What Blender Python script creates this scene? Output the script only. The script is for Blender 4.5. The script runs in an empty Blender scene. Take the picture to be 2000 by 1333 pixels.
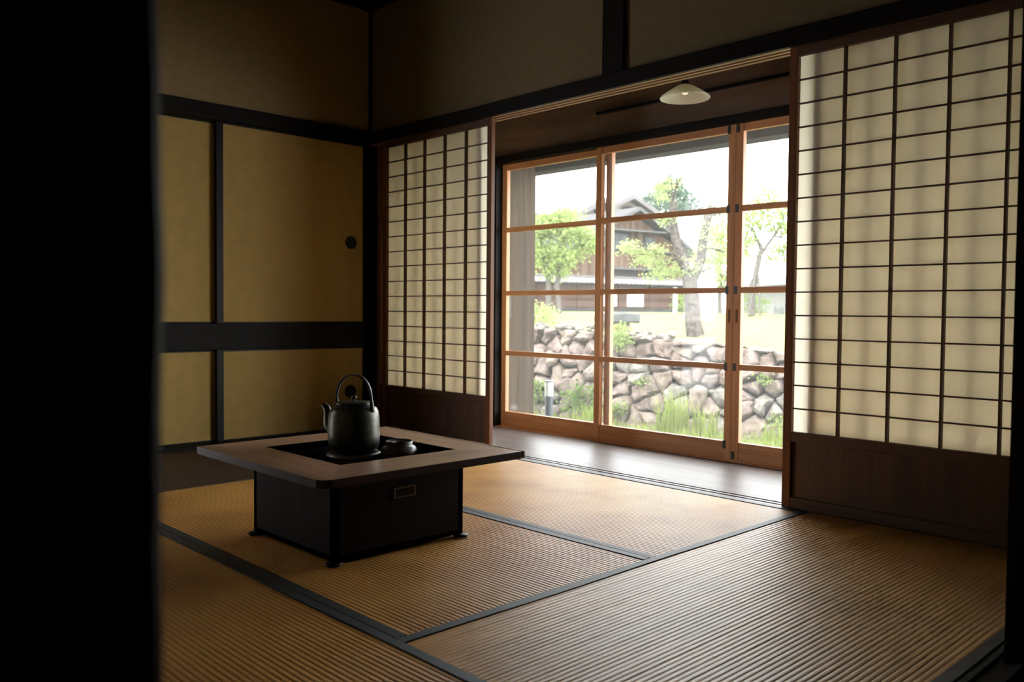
import bpy, math, random
from mathutils import Vector, Matrix, noise
S = bpy.context.scene
COL = S.collection
PI = math.pi
R = random.Random(11)

# ------------------------------------------------------------------ camera
CAM = Vector((4.4804, -3.0666, 0.749))
yaw, pit, rol = 0.8041983, 0.0351051, 0.0086094
d = Vector((-math.sin(yaw) * math.cos(pit), math.cos(yaw) * math.cos(pit), -math.sin(pit)))
r = d.cross(Vector((0, 0, 1))).normalized()
u = r.cross(d)
r2 = r * math.cos(rol) + u * math.sin(rol)
u2 = -r * math.sin(rol) + u * math.cos(rol)
cd = bpy.data.cameras.new('camera')
cam = bpy.data.objects.new('camera', cd)
COL.objects.link(cam)
cam.matrix_world = Matrix(((r2.x, u2.x, -d.x, CAM.x), (r2.y, u2.y, -d.y, CAM.y), (r2.z, u2.z, -d.z, CAM.z), (0, 0, 0, 1)))
cd.sensor_width = 36
cd.lens = 36 * 1676.36 / 2000
cd.clip_start = 0.05
cd.clip_end = 500
cd.dof.use_dof = True
cd.dof.focus_distance = 3.4
cd.dof.aperture_fstop = 4.0
S.camera = cam

# ------------------------------------------------------------------ light
W = bpy.data.worlds.new('sky')
S.world = W
W.use_nodes = True
bg = W.node_tree.nodes['Background']
bg.inputs['Color'].default_value = (0.96, 0.985, 1.01, 1)
bg.inputs['Strength'].default_value = 1.0
sl = bpy.data.lights.new('sun', 'SUN')
sl.energy = 0.5
sl.angle = math.radians(25)
sl.color = (1.0, 0.96, 0.88)
sun = bpy.data.objects.new('sun', sl)
COL.objects.link(sun)
sun.rotation_euler = (math.radians(35), math.radians(20), 0)
vs = S.view_settings
vs.view_transform = 'Standard'
vs.look = 'None'
vs.gamma = 1
vs.use_curve_mapping = False
vs.exposure = 3.88
S.display_settings.display_device = 'sRGB'
cy = S.cycles
cy.use_denoising = True
cy.max_bounces = 16
cy.diffuse_bounces = 8
cy.glossy_bounces = 6
cy.transmission_bounces = 10
cy.transparent_max_bounces = 32
cy.caustics_reflective = False
cy.caustics_refractive = False
cy.sample_clamp_indirect = 8

# ------------------------------------------------------------------ materials
def new_mat(name):
    m = bpy.data.materials.new(name)
    m.use_nodes = True
    nt = m.node_tree
    return m, nt, nt.nodes['Principled BSDF']

def nod(nt, t, **kw):
    n = nt.nodes.new(t)
    for k, v in kw.items():
        if k in n.inputs.keys():
            n.inputs[k].default_value = v
        else:
            setattr(n, k, v)
    return n

def ramp(nt, fac, stops):
    n = nt.nodes.new('ShaderNodeValToRGB')
    e = n.color_ramp.elements
    while len(e) > len(stops):
        e.remove(e[-1])
    while len(e) < len(stops):
        e.new(0.5)
    for el, (p, c) in zip(e, stops):
        el.position = p
        el.color = (c[0], c[1], c[2], 1)
    nt.links.new(fac, n.inputs['Fac'])
    return n.outputs['Color']

def coords(nt, scale, rot=(0, 0, 0)):
    tc = nt.nodes.new('ShaderNodeTexCoord')
    mp = nt.nodes.new('ShaderNodeMapping')
    mp.inputs['Scale'].default_value = scale
    mp.inputs['Rotation'].default_value = rot
    nt.links.new(tc.outputs['Object'], mp.inputs['Vector'])
    return mp.outputs['Vector']

def bump(nt, bs, height, strength=0.3, dist=0.002):
    b = nt.nodes.new('ShaderNodeBump')
    b.inputs['Strength'].default_value = strength
    b.inputs['Distance'].default_value = dist
    nt.links.new(height, b.inputs['Height'])
    nt.links.new(b.outputs['Normal'], bs.inputs['Normal'])

def wood(name, c0, c1, axis='X', rough=0.5, fine=60, c2=None, spec=0.4, bstr=0.25):
    m, nt, bs = new_mat(name)
    lo = 1.6
    sc = {'X': (lo, fine, fine), 'Y': (fine, lo, fine), 'Z': (fine, fine, lo)}[axis]
    v = coords(nt, sc)
    n1 = nod(nt, 'ShaderNodeTexNoise', Scale=1.0, Detail=6.0, Roughness=0.6, Distortion=0.6)
    nt.links.new(v, n1.inputs['Vector'])
    v2 = coords(nt, tuple(s * 0.22 for s in sc))
    n2 = nod(nt, 'ShaderNodeTexNoise', Scale=1.0, Detail=3.0, Distortion=1.2)
    nt.links.new(v2, n2.inputs['Vector'])
    mx = nod(nt, 'ShaderNodeMath', operation='ADD')
    nt.links.new(n1.outputs['Fac'], mx.inputs[0])
    nt.links.new(n2.outputs['Fac'], mx.inputs[1])
    hf = nod(nt, 'ShaderNodeMath', operation='MULTIPLY')
    hf.inputs[1].default_value = 0.5
    nt.links.new(mx.outputs[0], hf.inputs[0])
    stops = [(0.36, c0), (0.64, c1)] if c2 is None else [(0.33, c0), (0.5, c1), (0.68, c2)]
    nt.links.new(ramp(nt, hf.outputs[0], stops), bs.inputs['Base Color'])
    bs.inputs['Roughness'].default_value = rough
    bs.inputs['Specular IOR Level'].default_value = spec
    bump(nt, bs, n1.outputs['Fac'], bstr, 0.001)
    return m

def plain(name, c, rough=0.5, metal=0.0, var=0.12, scale=30, spec=0.5, bstr=0.1):
    m, nt, bs = new_mat(name)
    v = coords(nt, (scale,) * 3)
    n = nod(nt, 'ShaderNodeTexNoise', Scale=1.0, Detail=4.0)
    nt.links.new(v, n.inputs['Vector'])
    a = tuple(x * (1 - var) for x in c)
    b = tuple(min(1, x * (1 + var)) for x in c)
    nt.links.new(ramp(nt, n.outputs['Fac'], [(0.35, a), (0.65, b)]), bs.inputs['Base Color'])
    bs.inputs['Roughness'].default_value = rough
    bs.inputs['Metallic'].default_value = metal
    bs.inputs['Specular IOR Level'].default_value = spec
    if bstr:
        bump(nt, bs, n.outputs['Fac'], bstr, 0.002)
    return m

def rush(name, axis):
    m, nt, bs = new_mat(name)
    sc = (6, 900, 300) if axis == 'Y' else (900, 6, 300)
    v = coords(nt, sc)
    n = nod(nt, 'ShaderNodeTexNoise', Scale=1.0, Detail=2.0)
    nt.links.new(v, n.inputs['Vector'])
    v2 = coords(nt, (3.5, 3.5, 3.5))
    n2 = nod(nt, 'ShaderNodeTexNoise', Scale=1.0, Detail=4.0)
    nt.links.new(v2, n2.inputs['Vector'])
    mx = nod(nt, 'ShaderNodeMath', operation='MULTIPLY_ADD')
    mx.inputs[1].default_value = 0.45
    nt.links.new(n.outputs['Fac'], mx.inputs[0])
    nt.links.new(n2.outputs['Fac'], mx.inputs[2])
    nt.links.new(ramp(nt, mx.outputs[0], [(0.5, (0.43, 0.190, 0.036)), (0.72, (0.58, 0.285, 0.060)), (0.95, (0.65, 0.35, 0.085))]), bs.inputs['Base Color'])
    bs.inputs['Roughness'].default_value = 0.46
    bs.inputs['Specular IOR Level'].default_value = 0.68
    bump(nt, bs, n.outputs['Fac'], 0.25, 0.0006)
    return m

def paper_mat(name, c, tl, k=0.75):
    m = bpy.data.materials.new(name)
    m.use_nodes = True
    nt = m.node_tree
    nt.nodes.remove(nt.nodes['Principled BSDF'])
    out = nt.nodes['Material Output']
    v = coords(nt, (25, 25, 9))
    n = nod(nt, 'ShaderNodeTexNoise', Scale=1.0, Detail=5.0)
    nt.links.new(v, n.inputs['Vector'])
    t = nod(nt, 'ShaderNodeBsdfTranslucent')
    nt.links.new(ramp(nt, n.outputs['Fac'], [(0.3, tuple(x * 0.94 for x in tl)), (0.7, tl)]), t.inputs['Color'])
    df = nod(nt, 'ShaderNodeBsdfDiffuse', Color=(c[0], c[1], c[2], 1))
    mix = nod(nt, 'ShaderNodeMixShader')
    mix.inputs[0].default_value = k
    nt.links.new(df.outputs[0], mix.inputs[1])
    nt.links.new(t.outputs[0], mix.inputs[2])
    nt.links.new(mix.outputs[0], out.inputs['Surface'])
    return m

def glass_mat(name):
    m = bpy.data.materials.new(name)
    m.use_nodes = True
    nt = m.node_tree
    nt.nodes.remove(nt.nodes['Principled BSDF'])
    out = nt.nodes['Material Output']
    lw = nod(nt, 'ShaderNodeLayerWeight', Blend=0.5)
    pw = nod(nt, 'ShaderNodeMath', operation='POWER')
    pw.inputs[1].default_value = 5.0
    nt.links.new(lw.outputs['Facing'], pw.inputs[0])
    fr = nod(nt, 'ShaderNodeMath', operation='MULTIPLY_ADD')
    fr.inputs[1].default_value = 0.5
    fr.inputs[2].default_value = 0.010
    nt.links.new(pw.outputs[0], fr.inputs[0])
    t = nod(nt, 'ShaderNodeBsdfTransparent', Color=(0.975, 0.985, 0.98, 1))
    g = nod(nt, 'ShaderNodeBsdfGlossy', Roughness=0.02)
    mix = nod(nt, 'ShaderNodeMixShader')
    nt.links.new(fr.outputs[0], mix.inputs[0])
    nt.links.new(t.outputs[0], mix.inputs[1])
    nt.links.new(g.outputs[0], mix.inputs[2])
    # dust film on the panes, made to double as haze over the garden
    du = nod(nt, 'ShaderNodeBsdfTranslucent', Color=(0.9, 0.9, 0.88, 1))
    mix2 = nod(nt, 'ShaderNodeMixShader')
    mix2.inputs[0].default_value = 0.014
    nt.links.new(mix.outputs[0], mix2.inputs[1])
    nt.links.new(du.outputs[0], mix2.inputs[2])
    nt.links.new(mix2.outputs[0], out.inputs['Surface'])
    return m

def leaf_mat(name, a, b, k=0.45):
    m = bpy.data.materials.new(name)
    m.use_nodes = True
    nt = m.node_tree
    nt.nodes.remove(nt.nodes['Principled BSDF'])
    out = nt.nodes['Material Output']
    v = coords(nt, (3, 3, 3))
    n = nod(nt, 'ShaderNodeTexNoise', Scale=1.0, Detail=5.0, Roughness=0.8)
    nt.links.new(v, n.inputs['Vector'])
    c = ramp(nt, n.outputs['Fac'], [(0.35, a), (0.65, b)])
    t = nod(nt, 'ShaderNodeBsdfTranslucent')
    df = nod(nt, 'ShaderNodeBsdfDiffuse')
    nt.links.new(c, t.inputs['Color'])
    nt.links.new(c, df.inputs['Color'])
    mix = nod(nt, 'ShaderNodeMixShader')
    mix.inputs[0].default_value = k
    nt.links.new(df.outputs[0], mix.inputs[1])
    nt.links.new(t.outputs[0], mix.inputs[2])
    nt.links.new(mix.outputs[0], out.inputs['Surface'])
    return m

def rock_mat(name, a, b, c):
    m, nt, bs = new_mat(name)
    v = coords(nt, (9, 9, 9))
    n = nod(nt, 'ShaderNodeTexNoise', Scale=1.0, Detail=8.0, Roughness=0.7)
    nt.links.new(v, n.inputs['Vector'])
    nt.links.new(ramp(nt, n.outputs['Fac'], [(0.32, a), (0.52, b), (0.7, c)]), bs.inputs['Base Color'])
    bs.inputs['Roughness'].default_value = 0.9
    bs.inputs['Specular IOR Level'].default_value = 0.0
    bump(nt, bs, n.outputs['Fac'], 0.6, 0.02)
    return m

def plank_mat(name, c0, c1, width, axis, rough=0.7):
    """boards: colour steps per board and a thin dark gap, from object coordinates"""
    m, nt, bs = new_mat(name)
    tc = nt.nodes.new('ShaderNodeTexCoord')
    sx = nt.nodes.new('ShaderNodeSeparateXYZ')
    nt.links.new(tc.outputs['Object'], sx.inputs[0])
    dv = nod(nt, 'ShaderNodeMath', operation='DIVIDE')
    dv.inputs[1].default_value = width
    nt.links.new(sx.outputs[axis], dv.inputs[0])
    fl = nod(nt, 'ShaderNodeMath', operation='FLOOR')
    nt.links.new(dv.outputs[0], fl.inputs[0])
    wn = nod(nt, 'ShaderNodeTexWhiteNoise', noise_dimensions='1D')
    nt.links.new(fl.outputs[0], wn.inputs['W'])
    fr = nod(nt, 'ShaderNodeMath', operation='FRACT')
    nt.links.new(dv.outputs[0], fr.inputs[0])
    gp = nod(nt, 'ShaderNodeMath', operation='GREATER_THAN')
    gp.inputs[1].default_value = 0.06
    nt.links.new(fr.outputs[0], gp.inputs[0])
    col = ramp(nt, wn.outputs['Value'], [(0.0, c0), (1.0, c1)])
    mx = nod(nt, 'ShaderNodeMix', data_type='RGBA')
    nt.links.new(gp.outputs[0], mx.inputs[0])
    mx.inputs[6].default_value = (c0[0] * 0.35, c0[1] * 0.35, c0[2] * 0.35, 1)
    nt.links.new(col, mx.inputs[7])
    nt.links.new(mx.outputs[2], bs.inputs['Base Color'])
    bs.inputs['Roughness'].default_value = rough
    bs.inputs['Specular IOR Level'].default_value = 0.0
    return m

M = {}
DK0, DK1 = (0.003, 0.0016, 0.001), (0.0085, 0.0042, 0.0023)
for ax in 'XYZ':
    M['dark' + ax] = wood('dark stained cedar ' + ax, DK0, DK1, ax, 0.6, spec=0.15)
    M['door' + ax] = wood('orange cedar ' + ax, (0.34, 0.133, 0.054), (0.57, 0.265, 0.108), ax, 0.5)
M['shojiX'] = wood('brown cedar X', (0.055, 0.024, 0.011), (0.10, 0.045, 0.02), 'X', 0.5)
M['shojiZ'] = wood('brown cedar Z', (0.10, 0.038, 0.014), (0.21, 0.085, 0.032), 'Z', 0.5, spec=0.2)
M['koshi'] = wood('kickboard cedar', (0.045, 0.02, 0.01), (0.105, 0.048, 0.022), 'Z', 0.5, 35)
M['kamoi'] = wood('track cedar', (0.20, 0.09, 0.04), (0.33, 0.17, 0.085), 'X', 0.55)
M['engawa'] = wood('veranda boards', (0.0655, 0.0488, 0.0423), (0.1310, 0.1004, 0.0882), 'X', 0.40, 40, spec=0.085, bstr=0.12)
M['lintel'] = wood('lintel boards', (0.063, 0.034, 0.020), (0.180, 0.099, 0.054), 'X', 0.55, 14)
M['weather'] = wood('weathered grey cedar', (0.0413, 0.0304, 0.0195), (0.0784, 0.0574, 0.0372), 'Z', 0.85, 45, spec=0.0, bstr=0.5)
M['weatherX'] = wood('weathered grey cedar X', (0.060, 0.060, 0.057), (0.114, 0.111, 0.099), 'X', 0.85, 12, spec=0.0)
M['boardY'] = wood('plain floor board', (0.0282, 0.0115, 0.0042), (0.0462, 0.0195, 0.0071), 'Y', 0.6, 10)
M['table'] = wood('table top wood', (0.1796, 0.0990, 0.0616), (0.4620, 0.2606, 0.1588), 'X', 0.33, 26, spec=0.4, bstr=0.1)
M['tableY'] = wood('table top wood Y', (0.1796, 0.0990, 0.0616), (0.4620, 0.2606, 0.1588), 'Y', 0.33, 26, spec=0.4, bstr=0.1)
M['tedge'] = wood('shaded edge wood', (0.014, 0.007, 0.004), (0.04, 0.018, 0.011), 'X', 0.45, 26, spec=0.2)  # same wood as the top, darkened to paint in the side shade
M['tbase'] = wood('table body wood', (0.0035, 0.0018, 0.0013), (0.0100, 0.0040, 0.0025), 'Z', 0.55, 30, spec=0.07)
M['black'] = plain('black lacquer', (0.006, 0.006, 0.0065), 0.45, 0.0, 0.12, 30, 0.15)
M['iron'] = plain('black iron', (0.012, 0.012, 0.013), 0.4, 0.3)
M['kettle'] = plain('dark green iron', (0.050, 0.050, 0.036), 0.38, 0.75, 0.2, 60)
M['ring'] = plain('grey iron', (0.12, 0.12, 0.12), 0.35, 0.8)
M['jar'] = plain('brown stoneware', (0.0600, 0.0510, 0.0450), 0.4, 0.0, 0.25, 50)
M['ash'] = plain('ash', (0.05, 0.05, 0.048), 0.95, 0, 0.3, 40)
M['rushX'] = rush('woven rush X', 'X')
M['rushY'] = rush('woven rush Y', 'Y')
M['heri'] = plain('blue grey cloth', (0.0210, 0.0244, 0.0260), 0.6, 0, 0.15, 400, 0.5, 0.2)
M['paper'] = paper_mat('shoji paper', (0.78, 0.73, 0.60), (0.93, 0.84, 0.655), 0.375)
M['fusuma'] = plain('cream door paper', (0.4302, 0.2894, 0.0978), 0.85, 0, 0.05, 14, 0.2, 0.05)
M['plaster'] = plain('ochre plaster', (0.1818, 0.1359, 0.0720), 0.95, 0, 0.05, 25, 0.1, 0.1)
M['plaster_lit'] = plain('lit ochre plaster', (0.2720, 0.1950, 0.0960), 0.95, 0, 0.05, 25, 0.1, 0.1)  # same plaster as the other walls, lightened to imitate light falling on it
M['glass'] = glass_mat('window glass')
M['shade'] = paper_mat('milk glass', (0.92, 0.90, 0.80), (0.95, 0.92, 0.80), 0.45)
M['white'] = plain('white enamel', (0.5, 0.5, 0.48), 0.5, 0, 0.03)
mb_, nt_, bs_ = new_mat('bulb with added glow')
bs_.inputs['Base Color'].default_value = (0.8, 0.78, 0.7, 1)
bs_.inputs['Emission Color'].default_value = (1.0, 0.86, 0.62, 1)
bs_.inputs['Emission Strength'].default_value = 0.045  # guessed faint glow, added to brighten the lamp shade
M['bulb'] = mb_
M['slate'] = plain('slate paint', (0.022, 0.029, 0.038), 0.5, 0, 0.08)
M['grass'] = plain('lawn green', (0.1496, 0.1530, 0.0480), 0.95, 0, 0.25, 6, 0.0, 0.3)
M['ground'] = plain('mossy ground', (0.075, 0.085, 0.04), 0.95, 0, 0.35, 9, 0.0, 0.4)
M['soil'] = plain('dark soil', (0.06, 0.05, 0.038), 0.95, 0, 0.3, 10, 0.0, 0.4)
M['blade'] = leaf_mat('grass blades', (0.120, 0.165, 0.034), (0.203, 0.232, 0.064), 0.5)
M['fern'] = leaf_mat('fern leaf', (0.056, 0.090, 0.026), (0.128, 0.169, 0.049), 0.4)
M['leafY'] = leaf_mat('yellow green leaf', (0.1482, 0.1950, 0.0629), (0.2223, 0.2613, 0.1201), 0.5)
M['leafG'] = leaf_mat('fresh green leaf', (0.1248, 0.1755, 0.0507), (0.1976, 0.2418, 0.0913), 0.5)
M['pine'] = leaf_mat('pine needles', (0.030, 0.051, 0.036), (0.066, 0.090, 0.066), 0.2)
M['orange'] = leaf_mat('orange petal', (0.3, 0.14, 0.07), (0.36, 0.2, 0.1), 0.4)
M['bark'] = plain('grey bark', (0.0504, 0.0434, 0.0391), 0.9, 0, 0.45, 25, 0.0, 0.8)
M['barkL'] = plain('pale bark', (0.0581, 0.0528, 0.0480), 0.9, 0, 0.3, 25, 0.0, 0.6)
M['rock0'] = rock_mat('pink grey rock', (0.0479, 0.0338, 0.0282), (0.1116, 0.0875, 0.0762), (0.1693, 0.1426, 0.1254))
M['rock1'] = rock_mat('green grey rock', (0.0536, 0.0489, 0.0423), (0.1138, 0.1036, 0.0918), (0.1819, 0.1627, 0.1455))
M['rock2'] = rock_mat('tan rock', (0.0536, 0.0410, 0.0301), (0.1214, 0.0988, 0.0822), (0.1763, 0.1524, 0.1360))
M['rock3'] = rock_mat('mauve rock', (0.0472, 0.0363, 0.0335), (0.1089, 0.0853, 0.0762), (0.1785, 0.1485, 0.1312))
M['slab'] = rock_mat('cut grey stone', (0.042, 0.045, 0.045), (0.066, 0.069, 0.069), (0.096, 0.099, 0.096))
M['house'] = plank_mat('weathered house boards', (0.04, 0.025, 0.017), (0.075, 0.052, 0.038), 0.22, 'X')
M['fenceb'] = plank_mat('stained wall boards', (0.03, 0.017, 0.0135), (0.056, 0.036, 0.029), 0.16, 'Z')
M['tile'] = plain('pale roof tiles', (0.075, 0.07, 0.072), 0.6, 0, 0.12, 8, 0.0, 0.1)
M['roofm'] = plain('grey roof sheet', (0.05, 0.049, 0.051), 0.6, 0, 0.1, 5, 0.0, 0.1)
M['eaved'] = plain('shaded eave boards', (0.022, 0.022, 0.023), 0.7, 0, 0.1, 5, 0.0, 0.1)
M['cream'] = plain('cream plaster', (0.0935, 0.0847, 0.0726), 0.9, 0, 0.05, 3, 0.0, 0.1)
M['whitep'] = plain('white plaster', (0.12, 0.118, 0.113), 0.9, 0, 0.03, 3, 0.0, 0.1)
M['wglass'] = plain('dim window panes', (0.035, 0.042, 0.046), 0.3, 0, 0.1, 3, 0.0, 0.1)
M['base'] = plain('grey footing', (0.024, 0.026, 0.028), 0.8, 0, 0.15, 3, 0.0, 0.1)
M['steel'] = plain('blue grey roof', (0.045, 0.052, 0.06), 0.6, 0, 0.1, 3, 0.0, 0.1)

# ------------------------------------------------------------------ mesh builder
class MB:
    def __init__(s):
        s.v, s.f = [], []
    def box(s, x0, x1, y0, y1, z0, z1):
        n = len(s.v)
        s.v += [(x, y, z) for z in (z0, z1) for y in (y0, y1) for x in (x0, x1)]
        s.f += [tuple(n + i for i in q) for q in ((0, 2, 3, 1), (4, 5, 7, 6), (0, 1, 5, 4), (2, 6, 7, 3), (0, 4, 6, 2), (1, 3, 7, 5))]
        return s
    def quad(s, a, b, c, e):
        n = len(s.v)
        s.v += [tuple(a), tuple(b), tuple(c), tuple(e)]
        s.f.append((n, n + 1, n + 2, n + 3))
        return s
    def grid(s, rows, closed=False):
        """rows: list of equally long point lists"""
        n, k = len(s.v), len(rows[0])
        for rw in rows:
            s.v += [tuple(p) for p in rw]
        for i in range(len(rows) - 1):
            for j in range(k if closed else k - 1):
                a, b = n + i * k + j, n + i * k + (j + 1) % k
                s.f.append((a, b, b + k, a + k))
        return s
    def cap(s, pts):
        n = len(s.v)
        s.v += [tuple(p) for p in pts]
        s.f.append(tuple(range(n, n + len(pts))))
        return s
    def lathe(s, prof, c, n=40):
        rows = []
        for rad, z in prof:
            rows.append([(c[0] + rad * math.cos(2 * PI * i / n), c[1] + rad * math.sin(2 * PI * i / n), c[2] + z) for i in range(n)])
        return s.grid(rows, True)
    def tube(s, path, rad, n=10, flat=1.0, up=None):
        P = [Vector(p) for p in path]
        rr = rad if isinstance(rad, (list, tuple)) else [rad] * len(P)
        rows = []
        ref = Vector(up) if up else None
        for i, p in enumerate(P):
            t = (P[min(i + 1, len(P) - 1)] - P[max(i - 1, 0)]).normalized()
            if ref is None:
                ref = Vector((0, 0, 1)) if abs(t.z) < 0.9 else Vector((1, 0, 0))
            a = t.cross(ref).normalized()
            b = a.cross(t).normalized()
            if not up:
                ref = b
            rows.append([p + a * (rr[i] * math.cos(2 * PI * k / n)) + b * (rr[i] * flat * math.sin(2 * PI * k / n)) for k in range(n)])
        s.grid(rows, True)
        s.cap(rows[0][::-1])
        s.cap(rows[-1])
        return s
    def prism(s, poly, axis, a0, a1):
        """poly in the two other axes, extruded along axis from a0 to a1"""
        def P(q, a):
            return {'X': (a, q[0], q[1]), 'Y': (q[0], a, q[1]), 'Z': (q[0], q[1], a)}[axis]
        lo = [P(q, a0) for q in poly]
        hi = [P(q, a1) for q in poly]
        s.grid([lo, hi], True)
        s.cap(lo[::-1])
        s.cap(hi)
        return s
    def build(s, name, mat, parent=None, org=None, smooth=False, bevel=0.0):
        if org is None:
            if parent is not None:
                q = parent
                while q.parent:
                    q = q.parent
                org = q.get('_o', q.location) if False else ORG[q.name]
            else:
                xs, ys, zs = zip(*s.v)
                org = ((min(xs) + max(xs)) / 2, (min(ys) + max(ys)) / 2, min(zs))
        me = bpy.data.meshes.new(name)
        me.from_pydata([(x - org[0], y - org[1], z - org[2]) for x, y, z in s.v], [], s.f)
        me.materials.append(mat)
        me.update()
        if smooth:
            for p in me.polygons:
                p.use_smooth = True
        o = bpy.data.objects.new(name, me)
        COL.objects.link(o)
        if parent is not None:
            o.parent = parent
        else:
            o.location = org
            ORG[o.name] = Vector(org)
        if bevel:
            b = o.modifiers.new('bevel', 'BEVEL')
            b.width = bevel
            b.segments = 2
            b.limit_method = 'ANGLE'
        return o
ORG = {}

def thing(name, label, cat, loc, group=None, kind=None, rotz=0):
    o = bpy.data.objects.new(name, None)
    COL.objects.link(o)
    o.location = loc
    o.rotation_euler = (0, 0, rotz)
    o.empty_display_size = 0.1
    ORG[o.name] = Vector(loc)
    return tag(o, label, cat, group, kind)

def tag(o, label=None, cat=None, group=None, kind=None):
    if label: o['label'] = label
    if cat: o['category'] = cat
    if group: o['group'] = group
    if kind: o['kind'] = kind
    return o

def struct(name, mb, mat, label=None, bevel=0.0, smooth=False):
    return tag(mb.build(name, mat, bevel=bevel, smooth=smooth), label, kind='structure')

def B(*a):
    return MB().box(*a)

# ------------------------------------------------------------------ room shell
struct('floor', B(-0.2, 6.6, -6.0, -0.03, -0.12, -0.052), M['darkX'])
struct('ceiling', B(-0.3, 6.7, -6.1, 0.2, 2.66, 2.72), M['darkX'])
struct('wall_left', B(-0.12, 0.021, -2.9, -0.016, 1.845, 2.66), M['plaster_lit'], 'dim ochre plaster wall above the cream sliding doors')
struct('wall_closet_back', B(-0.9, -0.8, -2.9, 0.0, -0.06, 2.66), M['plaster'])
wr = MB().box(0.038, 1.896, 0.003, 0.09, 1.827, 2.66).box(2.016, 3.865, 0.003, 0.09, 1.827, 2.66)
struct('wall_right', wr, M['plaster'], 'dim ochre plaster wall above the paper screens')
struct('pillar_short', B(1.896, 2.016, -0.02, 0.10, 1.827, 2.66), M['darkZ'], 'dark square post between plaster panels above the open screens')
struct('pillar_corner', MB().box(-0.10, 0.036, -0.0145, 0.10, -0.05, 2.66).box(-0.10, 0.082, 0.019, 0.06, -0.05, 1.757).box(-0.10, 0.176, 0.058, 0.14, -0.05, 2.06), M['darkZ'], 'dark corner post between sliding doors and paper screens')  # boxes behind the screen are added, unseen, to block light at its edge
struct('wall_front', B(-0.3, 3.87, -2.96, -2.88, -0.06, 2.66), M['plaster'])
struct('wall_side', B(3.88, 3.98, -2.88, 0.09, 1.83, 2.66), M['plaster'])
# the dark room the camera stands in
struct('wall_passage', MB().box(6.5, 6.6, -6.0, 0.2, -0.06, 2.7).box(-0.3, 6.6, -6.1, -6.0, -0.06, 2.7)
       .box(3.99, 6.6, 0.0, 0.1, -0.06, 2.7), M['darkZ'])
# ceiling cornice
struct('trim_1', MB().box(0.02, 0.07, -2.88, -0.012, 2.575, 2.66), M['darkY'], bevel=0.004)
struct('trim_2', MB().box(0.02, 3.87, -0.062, -0.012, 2.570, 2.66), M['darkX'], bevel=0.004)
# nageshi rails
struct('trim_3', B(-0.06, 0.042, -2.88, -0.002, 1.762, 1.845), M['darkY'], 'dark rail above the cream sliding doors', 0.003)
struct('trim_4', B(0.043, 3.87, -0.042, -0.0215, 1.757, 1.827), M['darkX'], 'dark rail running above the paper screens', 0.003)
# upper track with two grooves
kam = MB()
for a, b in ((-0.0212, -0.004), (0.014, 0.032), (0.050, 0.070)):
    kam.box(0.035, 3.865, a, b, 1.757, 1.80)
kam.box(0.038, 3.865, -0.0205, 0.070, 1.785, 1.826)
struct('trim_5', kam, M['kamoi'], 'grooved upper track over the open screens')
# threshold with two grooves
shi = MB()
for a, b in ((-0.03, -0.002), (0.014, 0.034), (0.050, 0.085)):
    shi.box(0.035, 3.865, a, b, -0.05, 0.0)
shi.box(0.035, 3.865, -0.03, 0.085, -0.05, -0.012)
struct('trim_6', shi, M['engawa'], 'grooved wooden threshold between tatami and veranda')
# closet rails
struct('trim_7', B(-0.07, 0.012, -2.88, -0.002, 0.522, 0.668), M['darkY'], 'dark middle rail between upper and lower sliding doors', 0.004)
struct('trim_8', B(-0.07, 0.06, -2.88, -0.002, -0.05, 0.016), M['darkY'], 'black sill below the lower sliding doors', 0.003)
struct('floor_board', B(0.062, 0.975, -2.87, -0.035, -0.05, -0.002), M['boardY'], 'plain brown floor board beside the closet doors', 0.002)
# right side sill, post and opaque sliding door
sil = MB()
for a, b in ((3.872, 3.886), (3.925, 3.94), (3.98, 4.03)):
    sil.box(a, b, -2.88, 0.0, -0.05, 0.0)
sil.box(3.872, 4.03, -2.88, 0.0, -0.05, -0.010)
struct('trim_9', sil, M['darkY'], 'dark grooved sill at the right edge of the tatami')
struct('floor_passage', B(4.032, 6.5, -6.0, 0.0, -0.05, -0.004), M['darkX'])
struct('pillar_screen', B(3.889, 3.99, -0.03, 0.09, -0.05, 2.66), M['darkZ'])

# foreground pillar with an uneven hewn edge
def hewn_pillar():
    mb = MB()
    zs = [-0.05 + i * 0.02 for i in range(136)]
    rows = []
    for z in zs:
        w1 = 0.0035 * noise.noise((0.0, 3.1, z * 3.2)) + 0.003 * noise.noise((5.0, 0.3, z * 11))
        w2 = 0.002 * noise.noise((2.0, 8.1, z * 7))
        y1 = -2.873 + w1
        c = 0.004
        rows.append([(3.872, -3.03, z), (4.0 - c, -3.03, z), (4.0 + w2, -3.03 + c, z), (4.0 + w2, y1 - c * 1.5, z), (4.0 - c * 1.5 + w2, y1, z), (3.872, y1 + w2, z)])
    mb.grid(rows, True)
    mb.cap(rows[0][::-1]).cap(rows[-1])
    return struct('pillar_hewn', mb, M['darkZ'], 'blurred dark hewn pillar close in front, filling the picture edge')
hewn_pillar()

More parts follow.
